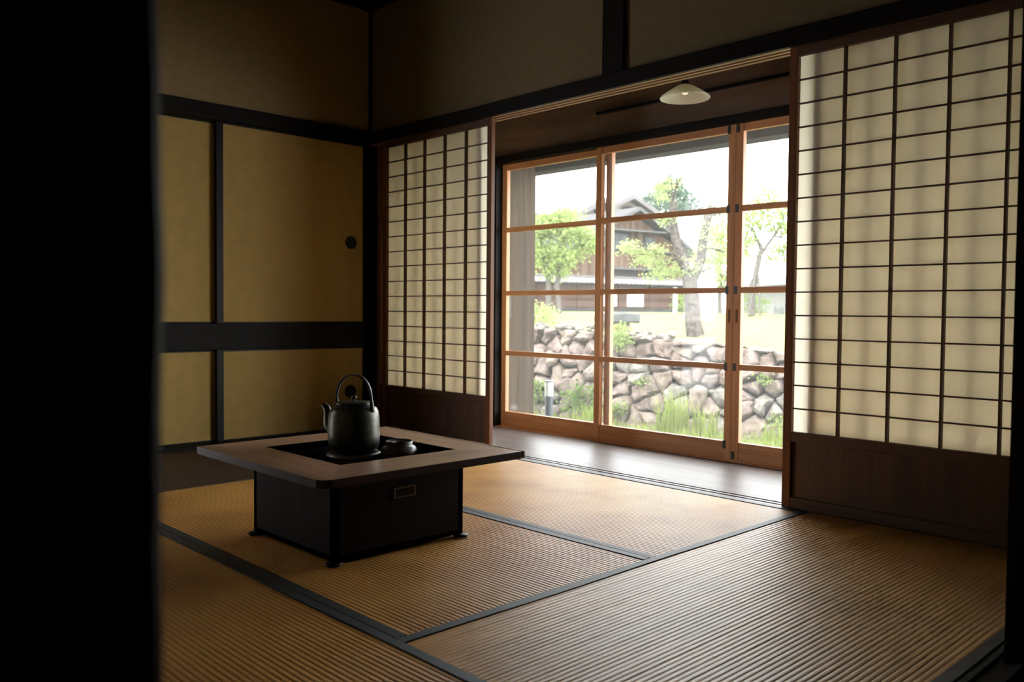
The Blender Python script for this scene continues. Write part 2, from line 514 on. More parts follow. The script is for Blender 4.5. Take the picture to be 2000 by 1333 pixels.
# ------------------------------------------------------------------ tatami
def tatami(label, x0, x1, y0, y1, along, sides, wav=0.0):
    t = thing('tatami_mat', label, 'tatami mat', ((x0 + x1) / 2, (y0 + y1) / 2, -0.05), 'tatami mats on the floor')
    hw = 0.030
    B(x0 + 0.003, x1 - 0.003, y0 + 0.003, y1 - 0.003, -0.05, -0.004).build('straw_core', M['rushX'], t)
    # ribbed surface: ribs run along `along`
    a0, a1 = (x0, x1) if along == 'X' else (y0, y1)
    b0, b1 = (y0, y1) if along == 'X' else (x0, x1)
    pitch = 0.0150
    n = int(round((b1 - b0) / pitch))
    seg = 8
    rows = []
    NL = 24
    for i in range(n):
        jit = R.uniform(-0.0002, 0.0002)
        for k in range(seg):
            q = k / seg
            b = b0 + (b1 - b0) * (i + q) / n
            h = -0.0021 + 0.0021 * (1 - abs(2 * q - 1) ** 4.0) + jit
            row = []
            for j in range(NL + 1):
                a = a0 + (a1 - a0) * j / NL
                z = h + 0.0005 * noise.noise((a * 2.2, b * 2.2, x0 * 3))
                row.append((a, b, z) if along == 'X' else (b, a, z))
            rows.append(row if along == 'Y' else row[::-1])
    MB().grid(rows).build('woven_rush', M['rush' + along], t, smooth=True)
    for sd in sides:
        pts_in, pts_out = [], []
        N = 60
        rows = [[], [], [], []]
        for j in range(N + 1):
            a = a0 + (a1 - a0) * j / N
            wv = wav * (math.sin(a * 3.4 + 0.6) * 0.6 + 0.4 * math.sin(a * 8.1))
            e = (b0 if sd < 0 else b1)
            inn = e - sd * (hw + wv)
            for rw, (b, z) in zip(rows, ((e, -0.012), (e - sd * 0.001, 0.0022), (inn, 0.0026), (inn, -0.002))):
                rw.append((a, b, z) if along == 'X' else (b, a, z))
        MB().grid(rows).build('cloth_border', M['heri'], t)
    return t
tatami('tatami mat next to the veranda threshold, brightest of the mats', 1.0, 2.914, -0.967, -0.030, 'X', (-1, 1))
tatami('tatami mat carrying the hearth table', 1.0, 2.912, -1.915, -0.968, 'X', (-1, 1), 0.002)
tatami('tatami mat along the right paper screen, ribs running toward it', 2.915, 3.868, -1.915, -0.033, 'Y', (-1, 1), 0.004)
tatami('dim tatami mat in front of the hearth table, nearest the camera', 1.935, 3.868, -2.872, -1.916, 'X', (1, -1), 0.002)
tatami('small dark half tatami mat beside the hewn pillar', 1.0, 1.933, -2.872, -1.916, 'X', (1,))

# ------------------------------------------------------------------ fusuma closet doors
def fusuma(label, x, y0, y1, z0, z1, handle_y=None, handle_z=None):
    t = thing('sliding_door', label, 'sliding door', (x, (y0 + y1) / 2, z0))
    th = 0.022
    B(x - th, x - 0.002, y0 + 0.01, y1 - 0.01, z0 + 0.004, z1 - 0.004).build('paper_panel', M['fusuma'], t)
    for a, b in ((y0, y0 + 0.04), (y1 - 0.024, y1)):
        B(x - th - 0.002, x + 0.003, a, b, z0, z1).build('stile', M['black'], t, bevel=0.002)
    B(x - th - 0.002, x + 0.003, y0 + 0.04, y1 - 0.024, z0, z0 + 0.008).build('bottom_rail', M['black'], t)
    B(x - th - 0.002, x + 0.003, y0 + 0.04, y1 - 0.024, z1 - 0.010, z1).build('top_rail', M['black'], t)
    if handle_y is not None:
        h = MB()
        prof = [(0.040, 0.0), (0.040, 0.003), (0.036, 0.0045), (0.032, 0.003), (0.030, 0.0012), (0.001, 0.0010)]
        rows = [[(x - 0.002 + z, handle_y + rd * math.cos(2 * PI * i / 32), handle_z + rd * math.sin(2 * PI * i / 32)) for i in range(32)] for rd, z in prof]
        h.grid(rows, True)
        h.build('finger_pull', M['iron'], t, smooth=True)
    return t
fusuma('upper cream paper sliding door with round black pull, beside the corner post', 0.0, -0.985, -0.016, 0.668, 1.762, -0.124, 1.159)
fusuma('lower cream paper sliding door with round pull seen through the kettle handle', 0.0, -0.985, -0.016, 0.018, 0.522, -0.127, 0.245)
fusuma('upper cream paper sliding door half hidden by the hewn pillar', -0.032, -1.94, -0.955, 0.668, 1.762)
fusuma('lower cream paper sliding door half hidden by the hewn pillar', -0.032, -1.94, -0.955, 0.018, 0.522)
B(3.892, 3.921, -0.985, -0.035, -0.009, 1.80).build('door_1', M['darkZ'])
tag(bpy.data.objects['door_1'], 'black opaque sliding door edge at the right of the picture', 'door', kind='structure')

# ------------------------------------------------------------------ shoji
def shoji(label, x0, y):
    """x0 = left end of the paper; five cells of 0.1803 m; y = paper plane"""
    cw = 0.1803
    xl, xr = x0, x0 + 5 * cw
    st = 0.034
    f0, f1 = y - 0.020, y + 0.006
    t = thing('shoji_screen', label, 'paper screen', ((xl + xr) / 2, y, 0.0005), 'sliding paper screens')
    for a, b in ((xl - st, xl), (xr, xr + st)):
        B(a, b, f0, f1, 0.0005, 1.7565).build('stile', M['shojiZ'], t, bevel=0.002)
    B(xl, xr, f0 + 0.001, f1 - 0.001, 1.722, 1.7565).build('top_rail', M['shojiX'], t, bevel=0.002)
    B(xl, xr, f0 + 0.001, f1 - 0.001, 0.257, 0.2945).build('middle_rail', M['shojiX'], t, bevel=0.002)
    B(xl, xr, f0 + 0.001, f1 - 0.001, 0.0005, 0.042).build('bottom_rail', M['shojiX'], t, bevel=0.002)
    B(xl, xr, y - 0.006, y + 0.002, 0.042, 0.257).build('kickboard', M['koshi'], t)
    k = MB()
    for i in range(1, 5):
        x = xl + i * cw
        k.box(x - 0.0040, x + 0.0040, f0 + 0.002, y, 0.2945, 1.722)
    rh = (1.722 - 0.2945) / 16
    for j in range(1, 16):
        z = 0.2945 + j * rh
        k.box(xl, xr, y - 0.011, y - 0.0005, z - 0.0027, z + 0.0027)
    k.build('lattice', M['shojiX'], t)
    MB().quad((xl, y + 0.0006, 0.2945), (xr, y + 0.0006, 0.2945), (xr, y + 0.0006, 1.722), (xl, y + 0.0006, 1.722)).build('paper', M['paper'], t)
    return t
shoji('paper screen left of the opening, in front on the room side', 0.2146, 0.0)
shoji('paper screen right of the opening, in front on the room side', 2.863, 0.0)
shoji('rear paper screen overlapped by the left screen, its stile showing as a shadow', 0.118, 0.028)
shoji('rear paper screen overlapped by the right screen, its stile showing as a shadow', 2.950, 0.028)

# ------------------------------------------------------------------ veranda
struct('floor_veranda', B(-0.6, 4.0, 0.086, 0.80, -0.06, 0.0), M['engawa'], 'glossy worn wooden veranda floor by the glass doors')
struct('ceiling_veranda', B(-0.7, 4.1, 0.085, 0.95, 2.06, 2.12), M['darkX'])
struct('wall_veranda', MB().box(-0.7, -0.6, 0.1, 0.9, -0.5, 2.1).box(3.99, 4.09, 0.09, 0.9, -0.5, 2.7)
       .box(-0.6, 0.42, 0.76, 0.80, -0.5, 0.0).box(-0.7, 4.1, 0.80, 0.84, -0.5, -0.04), M['darkZ'])
struct('beam_1', B(-0.6, 3.99, 0.70, 0.80, 1.688, 1.735), M['darkX'], 'dark header beam over the glass doors', 0.003)
struct('wall_lintel', B(-0.6, 3.99, 0.745, 0.80, 1.735, 2.06), M['lintel'], 'dark brown lintel boards above the glass doors')
struct('pillar_jamb', B(0.332, 0.413, 0.70, 0.80, -0.05, 1.70), M['darkZ'])
struct('trim_10', B(1.225, 3.98, 0.722, 0.744, 1.880, 1.895), M['black'], 'thin black strip standing for the dark slit in the lintel boards')  # black strip put in place of the shaded slit between the boards
struct('trim_11', B(-0.6, 3.99, 0.70, 0.80, -0.05, 0.004), M['doorX'])

def glass_door(name, label, x0, x1, y, meet=0):
    t = thing(name, label, 'glass door', ((x0 + x1) / 2, y, 0.004), 'wooden glass sliding doors')
    t['kind'] = 'structure'
    th, st = 0.030, 0.042
    for a, b in ((x0, x0 + st), (x1 - st, x1)):
        o = B(a, b, y, y + th, 0.004, 1.689).build('stile', M['doorZ'], t, bevel=0.002)
        if (meet > 0 and b == x1) or (meet < 0 and a == x0):
            c = (a + b) / 2
            B(c - 0.006, c + 0.006, y - 0.0012, y + 0.004, 0.70, 0.765).build('finger_slot', M['shojiZ'], o)
    xa, xb = x0 + st, x1 - st
    B(xa, xb, y + 0.002, y + th - 0.002, 1.650, 1.689).build('top_rail', M['doorX'], t, bevel=0.002)
    B(xa, xb, y + 0.002, y + th - 0.002, 0.004, 0.098).build('bottom_rail', M['doorX'], t, bevel=0.002)
    lev = [(0.462, 0.491), (0.848, 0.877), (1.255, 1.284)]
    for a, b in lev:
        B(xa, xb, y + 0.003, y + th - 0.003, a, b).build('muntin', M['doorX'], t, bevel=0.001)
    zs = [0.098, 0.462, 0.491, 0.848, 0.877, 1.255, 1.284, 1.650]
    for i in range(0, 8, 2):
        B(xa - 0.003, xb + 0.003, y + 0.018, y + 0.021, zs[i] - 0.003, zs[i + 1] + 0.003).build('glass_pane', M['glass'], t)
    if meet:
        xm = (x1 - st - 0.004, x1 - st + 0.013) if meet > 0 else (x0 + 0.004, x0 + 0.021)
        for z0, z1 in ((1.645, 1.686), (1.250, 1.290), (0.843, 0.883), (0.457, 0.497), (0.060, 0.102) if meet > 0 else (0.012, 0.052)):
            B(xm[0], xm[1], y - 0.002, y + 0.008, z0, z1).build('metal_bracket', M['iron'], t)
    return t
glass_door('door_2', 'wooden glass door farthest left, its edge behind the middle one', 0.415, 1.325, 0.752)
glass_door('door_3', 'wide wooden glass door in the middle with black corner brackets', 1.236, 2.146, 0.718, 1)
glass_door('door_4', 'wooden glass door partly hidden by the right paper screen', 2.1465, 3.056, 0.718, -1)
glass_door('door_5', 'wooden glass door behind the right paper screen', 2.964, 3.874, 0.752)
glass_door('door_6', 'wooden glass door behind the left paper screen', -0.58, 0.33, 0.752)

# lamp
def lamp():
    c = (2.088, 0.36, 0)
    t = thing('pendant_lamp', 'white conical glass pendant lamp hanging over the veranda', 'lamp', (c[0], c[1], 1.755))
    out = [(0.116, 1.760), (0.118, 1.764), (0.112, 1.772), (0.075, 1.797), (0.040, 1.818), (0.024, 1.824), (0.018, 1.826)]
    inn = [(0.014, 1.820), (0.036, 1.812), (0.071, 1.792), (0.106, 1.769), (0.112, 1.762), (0.116, 1.760)]
    MB().lathe(out + inn, c, 48).build('lamp_shade', M['shade'], t, smooth=True)
    MB().lathe([(0.0005, 1.779), (0.010, 1.781), (0.015, 1.789), (0.015, 1.797), (0.010, 1.806), (0.009, 1.818)], c, 24).build('bulb', M['bulb'], t, smooth=True)
    MB().lathe([(0.0005, 1.86), (0.012, 1.858), (0.016, 1.85), (0.018, 1.826), (0.016, 1.815), (0.0005, 1.814)], c, 24).build('socket', M['black'], t, smooth=True)
    MB().tube([(c[0], c[1], 1.858), (c[0], c[1], 2.05)], 0.003, 8).build('cord', M['black'], t)
    MB().lathe([(0.0005, 2.059), (0.04, 2.059), (0.04, 2.048), (0.012, 2.036), (0.0005, 2.036)], c, 24).build('ceiling_rose', M['black'], t, smooth=True)
lamp()

# ------------------------------------------------------------------ hearth table
TH = 0.289
TX0, TX1, TY0, TY1 = 1.71, 2.49, -1.85, -1.085
HX0, HX1, HY0, HY1 = 1.865, 2.315, -1.682, -1.238
def table():
    t = thing('hearth_table', 'low dark wooden hearth table with wide square top, kettle in its pit', 'table', (2.1, -1.47, 0.003))
    z0 = TH - 0.024
    def plank(pts, nm, m):
        o = MB().prism(pts, 'Z', z0, TH).build(nm, m, t, bevel=0.003)
        o.data.materials.append(M['tedge'])     # shade of the side faces put into their colour
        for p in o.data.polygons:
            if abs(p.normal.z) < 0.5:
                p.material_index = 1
    c = 0.03
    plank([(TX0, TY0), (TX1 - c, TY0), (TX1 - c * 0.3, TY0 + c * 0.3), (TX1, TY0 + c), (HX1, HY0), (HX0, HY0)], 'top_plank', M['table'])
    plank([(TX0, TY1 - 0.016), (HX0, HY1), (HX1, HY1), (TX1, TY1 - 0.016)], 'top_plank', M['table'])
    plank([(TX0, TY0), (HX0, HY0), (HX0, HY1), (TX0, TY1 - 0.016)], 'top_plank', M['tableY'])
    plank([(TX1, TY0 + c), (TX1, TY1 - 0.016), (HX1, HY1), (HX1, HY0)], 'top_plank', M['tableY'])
    B(TX0, TX1, TY1 - 0.011, TY1, z0, TH + 0.001).build('edge_strip', M['table'], t, bevel=0.002)
    B(TX0 + 0.01, TX1 - 0.01, TY1 - 0.018, TY1 - 0.009, z0 + 0.002, TH - 0.010).build('groove', M['black'], t)
    ap = MB()
    for a in ((HX0 - 0.03, HX1 + 0.05, HY0 - 0.06, HY0 - 0.03), (HX0 - 0.03, HX1 + 0.05, HY1 + 0.03, HY1 + 0.06)):
        ap.box(a[0], a[1], a[2], a[3], z0 - 0.016, z0)
    for a in ((HX0 - 0.055, HX0 - 0.025), (HX1 + 0.035, HX1 + 0.065)):
        ap.box(a[0], a[1], HY0 - 0.06, HY1 + 0.06, z0 - 0.016, z0)
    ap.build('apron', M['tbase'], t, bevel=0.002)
    bx0, bx1, by0, by1 = 1.858, 2.345, -1.722, -1.228
    wl = 0.022
    bd = MB().box(bx0, bx1, by0, by0 + wl, 0.012, z0).box(bx0, bx1, by1 - wl, by1, 0.012, z0)
    bd.box(bx0, bx0 + wl, by0, by1, 0.012, z0).box(bx1 - wl, bx1, by0, by1, 0.012, z0).box(bx0, bx1, by0, by1, 0.012, 0.03)
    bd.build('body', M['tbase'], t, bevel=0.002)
    ln = MB()
    q = 0.004
    ln.box(HX0, HX1, HY0 - q, HY0, 0.15, TH - 0.003).box(HX0, HX1, HY1, HY1 + q, 0.15, TH - 0.003)
    ln.box(HX0 - q, HX0, HY0, HY1, 0.15, TH - 0.003).box(HX1, HX1 + q, HY0, HY1, 0.15, TH - 0.003)
    ln.build('liner', M['black'], t)
    B(HX0, HX0 + 0.05, HY0, HY1, 0.215, 0.225).build('inner_ledge', M['iron'], t, bevel=0.002)
    B(HX1 - 0.02, HX1, HY0, HY1, 0.215, 0.225).build('inner_ledge', M['iron'], t, bevel=0.002)
    N = 18
    rows = [[(HX0 + (HX1 - HX0) * i / N, HY0 + (HY1 - HY0) * j / N, 0.164 + 0.004 * noise.noise((i * 0.5, j * 0.5, 1))) for i in range(N + 1)] for j in range(N + 1)]
    tag(MB().grid(rows).build('ash_bed', M['ash'], t, smooth=True), kind='stuff')
    # drawer pull on the right face
    hp = MB()
    y0, y1, za, zb = -1.512, -1.428, 0.168, 0.203
    for a in ((y0, y1, za, za + 0.006), (y0, y1, zb - 0.006, zb), (y0, y0 + 0.007, za, zb), (y1 - 0.007, y1, za, zb)):
        hp.box(bx1 - 0.001, bx1 + 0.005, a[0], a[1], a[2], a[3])
    h = hp.build('drawer_pull', M['shojiX'], t, bevel=0.001)
    B(bx1 - 0.001, bx1 + 0.001, y0 + 0.006, y1 - 0.006, za + 0.005, zb - 0.005).build('recess', M['black'], h)
    for cx, cyy in ((bx0, by0), (bx1, by0), (bx0, by1), (bx1, by1)):
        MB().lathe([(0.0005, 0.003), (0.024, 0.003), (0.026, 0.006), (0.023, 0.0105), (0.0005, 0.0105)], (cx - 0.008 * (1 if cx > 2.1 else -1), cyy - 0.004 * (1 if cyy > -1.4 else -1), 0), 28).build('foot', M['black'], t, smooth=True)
table()

# trivet, kettle, jar
KX, KY, KZ = 1.992, -1.420, 0.262
rg = MB().lathe([(0.060, 0.169), (0.088, 0.169), (0.092, 0.20), (0.085, 0.235), (0.094, 0.246), (0.094, 0.256), (0.086, 0.262), (0.066, 0.262), (0.060, 0.250), (0.060, 0.169)], (KX, KY, 0), 44)
tag(rg.build('brazier_ring', M['ring'], smooth=True), 'round grey iron ring in the pit carrying the kettle', 'ring')

def kettle():
    t = thing('iron_kettle', 'dark green iron kettle with arched handle on the hearth table', 'kettle', (KX, KY, KZ))
    prof = [(0.0005, 0.0), (0.060, 0.0), (0.074, 0.004), (0.083, 0.014), (0.0875, 0.032), (0.0885, 0.060), (0.088, 0.090), (0.0865, 0.118), (0.083, 0.138), (0.076, 0.151), (0.066, 0.158), (0.062, 0.159), (0.060, 0.163), (0.056, 0.163)]
    MB().lathe(prof, (KX, KY, KZ), 56).build('body', M['kettle'], t, smooth=True)
    ld = MB().lathe([(0.0605, 0.1635), (0.0625, 0.1665), (0.060, 0.1695), (0.030, 0.173), (0.0005, 0.174)], (KX, KY, KZ), 48).build('lid', M['kettle'], t, smooth=True)
    MB().lathe([(0.005, 0.173), (0.004, 0.178), (0.008, 0.182), (0.010, 0.187), (0.006, 0.191), (0.0005, 0.192)], (KX, KY, KZ), 20).build('knob', M['iron'], ld, smooth=True)
    # axis of spout and handle: image left, a little away from the camera
    a = Vector((-0.80, -0.60, 0))
    a = Matrix.Rotation(math.radians(-20), 3, 'Z') @ a
    a.normalize()
    up = Vector((0, 0, 1))
    K = Vector((KX, KY, KZ))
    sp = [K + a * x + up * z for x, z in ((0.070, 0.076), (0.092, 0.074), (0.107, 0.084), (0.113, 0.104), (0.115, 0.125), (0.122, 0.142), (0.136, 0.153))]
    MB().tube(sp, [0.026, 0.026, 0.024, 0.0195, 0.015, 0.0125, 0.010], 18).build('spout', M['kettle'], t, smooth=True)
    hp = []
    for i in range(25):
        q = PI * i / 24
        hp.append(K + a * (0.076 * math.cos(q)) + up * (0.172 + 0.092 * math.sin(q) ** 0.85))
    side = up.cross(a)
    wid = [0.0045 + 0.0045 * math.sin(PI * i / 24) for i in range(25)]
    rows = []
    for i, p in enumerate(hp):
        tg = (hp[min(i + 1, 24)] - hp[max(i - 1, 0)]).normalized()
        nn = tg.cross(side).normalized()
        rows.append([p + side * (wid[i] * math.cos(2 * PI * k / 10)) + nn * (0.0034 * math.sin(2 * PI * k / 10)) for k in range(10)])
    mb = MB().grid(rows, True)
    mb.cap(rows[0][::-1]).cap(rows[-1])
    mb.build('handle', M['iron'], t, smooth=True)
    for sg in (1, -1):
        lp = [K + a * (sg * x) + up * z for x, z in ((0.079, 0.140), (0.0785, 0.150), (0.0765, 0.164), (0.0755, 0.180))]
        MB().tube(lp, [0.011, 0.010, 0.008, 0.006], 12, 0.6).build('lug', M['kettle'], t, smooth=True)
kettle()
jar = MB().lathe([(0.0005, 0.169), (0.060, 0.169), (0.063, 0.174), (0.0635, 0.262), (0.061, 0.274), (0.054, 0.282), (0.046, 0.286), (0.045, 0.291), (0.0465, 0.300), (0.044, 0.302), (0.040, 0.298), (0.030, 0.2965), (0.016, 0.2965), (0.014, 0.288), (0.0005, 0.287)], (2.108, -1.314, 0), 44)
tag(jar.build('small_jar', M['jar'], smooth=True), 'small brown stoneware jar beside the kettle in the pit', 'jar')

# ------------------------------------------------------------------ outside the doors
pm = MB().box(0.24, 0.402, 0.805, 1.072, -0.49, 1.9)
po = struct('pillar_veranda', pm, M['weather'], 'weathered grey wooden post seen through the left glass door', 0.004)
B(0.396, 0.404, 0.82, 0.85, 0.70, 0.86).build('notch_plate', M['weatherX'], po)
struct('beam_2', B(-2.0, 5.5, 1.075, 1.20, 1.683, 2.0), M['weatherX'], 'weathered grey eave beam across the top of the glass', 0.004)
struct('roof', MB().box(-3.0, 7.0, 0.8, 1.75, 2.02, 2.06).box(-3.0, 7.0, -6.2, 0.9, 2.74, 2.8).box(-3.0, 7.0, 0.80, 0.86, 2.0, 2.8), M['darkX'])
struct('wall_outer', MB().box(-3.0, -0.55, 0.80, 0.86, -0.5, 2.05).box(4.05, 7.0, 0.80, 0.86, -0.5, 2.05), M['weatherX'])

# ground in front of the stone wall
def field(x0, x1, y0, y1, nx, ny, fz):
    return MB().grid([[(x0 + (x1 - x0) * i / nx, y0 + (y1 - y0) * j / ny, fz(x0 + (x1 - x0) * i / nx, y0 + (y1 - y0) * j / ny)) for i in range(nx + 1)] for j in range(ny + 1)])
struct('ground', field(-9, 7, -1.5, 6.5, 60, 40, lambda x, y: -0.47 + 0.02 * noise.noise((x * 1.5, y * 1.5, 0))), M['ground'], smooth=True)

# stone wall: a battered face, cells of a Voronoi pattern become boulders
WA, WB = Vector((-3.9, 3.73, -0.50)), Vector((1.7, 4.766, -0.50))
WU = (WB - WA); WL = WU.length; WU.normalize()
WN = Vector((-WU.y, WU.x, 0))          # away from the house
def wall_top(uu):
    x = WA.x + WU.x * uu
    return 0.50 + (0.535 if x < -2.2 else 0.535 - (x + 2.2) * 0.072)
def wall_pt(uu, h, outw=0.0):
    """face leans back by 0.29 over its height; outw = toward the house"""
    return WA + WU * uu + WN * (h * 0.29 - outw) + Vector((0, 0, h + outw * 0.15))
def clip(poly, p, n):
    out = []
    for i in range(len(poly)):
        a, b = poly[i], poly[(i + 1) % len(poly)]
        da = (a[0] - p[0]) * n[0] + (a[1] - p[1]) * n[1]
        db = (b[0] - p[0]) * n[0] + (b[1] - p[1]) * n[1]
        if da <= 0: out.append(a)
        if da * db < 0:
            k = da / (da - db)
            out.append((a[0] + (b[0] - a[0]) * k, a[1] + (b[1] - a[1]) * k))
    return out
def stone_wall():
    rk = random.Random(5)
    t = thing('stone_wall', 'dry stone retaining wall of pinkish grey boulders below the lawn', 'stone wall', tuple((WA + WB) / 2))
    seeds = []
    dx, dy = 0.235, 0.145
    row = 0
    h = 0.10
    while h < 1.0:
        uu = 0.1 + (row % 2) * dx / 2
        while uu < WL - 0.05:
            seeds.append((uu + rk.uniform(-0.095, 0.095), h + rk.uniform(-0.058, 0.058), rk.uniform(-0.6, 0.6)))
            uu += dx
        h += dy
        row += 1
    core = MB()
    n = 40
    core.grid([[wall_pt(WL * i / n, hh * wall_top(WL * i / n) - (0.03 if hh else 0.0), -0.10) for i in range(n + 1)] for hh in (0, 0.5, 1.0)])
    core.build('earth_core', M['soil'], t)
    mid = (-0.95 - WA.x) / WU.x
    order = sorted(range(len(seeds)), key=lambda k: abs(seeds[k][0] - mid))
    rest = MB()
    made = 0
    for k in order:
        su, sh, sk = seeds[k]
        top = wall_top(su) + 0.01 * rk.uniform(-1, 2.5)
        poly = [(su - 0.3, max(-0.04, sh - 0.3)), (su + 0.3, max(-0.04, sh - 0.3)), (su + 0.3, min(top, sh + 0.3)), (su - 0.3, min(top, sh + 0.3))]
        for j, (ou, oh, ok) in enumerate(seeds):
            if j == k or abs(ou - su) > 0.9 or abs(oh - sh) > 0.7: continue
            mx, my = (su + ou) / 2, (sh + oh) / 2
            nx, ny = ou - su, oh - sh
            # skewed bisectors give slanting, uneven joints
            c, s2 = math.cos((sk + ok) * 0.4), math.sin((sk + ok) * 0.4)
            poly = clip(poly, (mx, my), (nx * c - ny * s2, nx * s2 + ny * c))
            if len(poly) < 3: break
        if len(poly) < 3: continue
        for _ in range(1):     # knock the corners off
            q = []
            for i in range(len(poly)):
                a, b = poly[i], poly[(i + 1) % len(poly)]
                q += [(a[0] * w0 + b[0] * (1 - w0), a[1] * w0 + b[1] * (1 - w0)) for w0 in (0.88, 0.5, 0.12)]
            poly = q
        cu = sum(p[0] for p in poly) / len(poly)
        ch = sum(p[1] for p in poly) / len(poly)
        prot = rk.uniform(0.04, 0.10)
        tu, tv = rk.uniform(-0.25, 0.25), rk.uniform(-0.3, 0.2)
        mb = MB()
        rows = []
        for f, o in ((0.80, -0.14), (0.965, -0.05), (0.97, 0.05), (0.84, 0.66), (0.62, 0.90), (0.33, 1.0)):
            rw = []
            for (pu, ph) in poly:
                du, dh = (pu - cu) * f, (ph - ch) * f
                ow = (o * prot if o > 0 else o) + (tu * du + tv * dh if o > 0 else 0)
                v = wall_pt(cu + du, ch + dh, ow)
                nz = noise.noise_vector(v * 6.5 + Vector((k, 0, 0))) * 0.045 + noise.noise_vector(v * 19) * 0.014
                rw.append(v + (nz if o > 0 else nz * 0.2))
            rows.append(rw)
        mb.grid(rows, True)
        mb.cap([p for p in rows[-1]])
        if made < 100:
            o = mb.build('boulder', M['rock%d' % rk.choice((0, 0, 1, 2, 3, 3))], t)
            made += 1
        else:
            n0 = len(rest.v)
            rest.v += mb.v
            rest.f += [tuple(i + n0 for i in q) for q in mb.f]
    if rest.v:
        tag(rest.build('outer_boulders', M['rock0'], t), kind='stuff')
    # loose small stones on the wall top at its left part
    ls = MB()
    for k in range(120):
        uu = rk.uniform(0.3, 2.9)
        c = wall_pt(uu, wall_top(uu)) + WN * rk.uniform(-0.05, 0.45) + Vector((0, 0, rk.uniform(-0.02, 0.05)))
        rad = rk.uniform(0.025, 0.06)
        rows = []
        for i in range(6):
            ph = PI * i / 5
            rows.append([c + Vector((math.sin(ph) * math.cos(2 * PI * j / 8), math.sin(ph) * math.sin(2 * PI * j / 8), 0.7 * math.cos(ph))) * rad * (1 + 0.35 * noise.noise((k * 3.3, i * 0.8, math.cos(2 * PI * j / 8)))) for j in range(8)])
        ls.grid(rows, True)
    tag(ls.build('loose_rubble', M['rock1'], t), kind='stuff')
stone_wall()

# lawn rising away from the wall
def lawn():
    def top_line(uu):
        return wall_pt(uu, wall_top(uu), -0.02)
    ds = [0.0, 0.15, 0.5, 1.2, 2.5, 5, 9, 15, 24, 40, 70]
    n = 60
    rows = []
    back = Vector((-0.72, 0.69, 0))
    for dd in ds:
        rw = []
        for i in range(n + 1):
            uu = WL * (i / n)
            p = top_line(uu)
            spread = (i / n - 0.5) * dd * 1.6
            q = p + back * dd + WU * spread
            q.z = p.z - 0.03 + (0.735 - p.z + 0.03) * min(1, dd / 26) + 0.01 * noise.noise((q.x, q.y, 0))
            rw.append(q)
        rows.append(rw)
    struct('lawn', MB().grid(rows), M['grass'], 'sunlit yellow green lawn above the stone wall', smooth=True)
lawn()

# grass and weeds
def blades(mb, c, n, rad, h, w, rk, lean=0.5):
    for _ in range(n):
        a = rk.uniform(0, 2 * PI)
        q = rad * math.sqrt(rk.random())
        p = Vector(c) + Vector((q * math.cos(a), q * math.sin(a), 0))
        b = rk.uniform(0, 2 * PI)
        hh = h * rk.uniform(0.5, 1.1)
        ln = Vector((math.cos(b), math.sin(b), 0)) * hh * rk.uniform(0.1, lean)
        sd = Vector((-math.sin(b), math.cos(b), 0)) * w
        m1 = p + ln * 0.35 + Vector((0, 0, hh * 0.6))
        tp = p + ln + Vector((0, 0, hh))
        k = len(mb.v)
        mb.v += [tuple(p - sd), tuple(p + sd), tuple(m1 + sd * 0.7), tuple(m1 - sd * 0.7), tuple(tp)]
        mb.f += [(k, k + 1, k + 2, k + 3), (k + 3, k + 2, k + 4)]
def grasses():
    rk = random.Random(8)
    g = MB()
    for _ in range(420):
        uu = rk.uniform(0.6, WL - 0.2)
        p = wall_pt(uu, 0.0, rk.uniform(0.03, 0.75))
        p.z = -0.47
        blades(g, p, 9, 0.09, rk.uniform(0.05, 0.14), 0.004, rk, 0.8)
    tag(g.build('ground_grass', M['blade']), 'short green grass along the foot of the stone wall', 'grass', kind='stuff')
    e = MB()
    for _ in range(260):
        uu = rk.uniform(0.8, WL - 0.2)
        p = wall_pt(uu, wall_top(uu) - 0.02, -0.1 - rk.random() * 0.5)
        blades(e, p, 7, 0.09, rk.uniform(0.03, 0.07), 0.004, rk, 0.8)
    tag(e.build('lawn_edge_grass', M['blade']), 'fringe of lawn grass along the top of the stone wall', 'grass', kind='stuff')
grasses()

def leaves(mb, c, rad, n, size, rk, hollow=0.35):
    c = Vector(c)
    n = int(n * 1.7)
    size *= 0.75
    sub = max(1, n // 16)
    hubs = []
    for _ in range(sub):
        while True:
            q = Vector((rk.uniform(-1.15, 1.15), rk.uniform(-1.15, 1.15), rk.uniform(-1.15, 1.15)))
            if hollow ** 2 * rk.random() < q.length_squared < 1.3 * rk.random() ** 0.4: break
        hubs.append(c + Vector((q.x * rad[0], q.y * rad[1], q.z * rad[2])))
    for i in range(n):
        h = hubs[i % sub]
        p = h + Vector((rk.gauss(0, 1), rk.gauss(0, 1), rk.gauss(0, 0.6))) * size * 1.3
        a = Vector((rk.gauss(0, 1), rk.gauss(0, 1), rk.gauss(0, 1))).normalized()
        b = a.orthogonal().normalized()
        b = Matrix.Rotation(rk.uniform(0, 6.28), 3, a) @ b
        s = size * rk.uniform(0.6, 1.2)
        w = a.cross(b) * s * 0.32
        k = len(mb.v)
        mb.v += [tuple(p - b * s * 0.5), tuple(p + w), tuple(p + b * s * 0.5), tuple(p - w)]
        mb.f.append((k, k + 1, k + 2, k + 3))

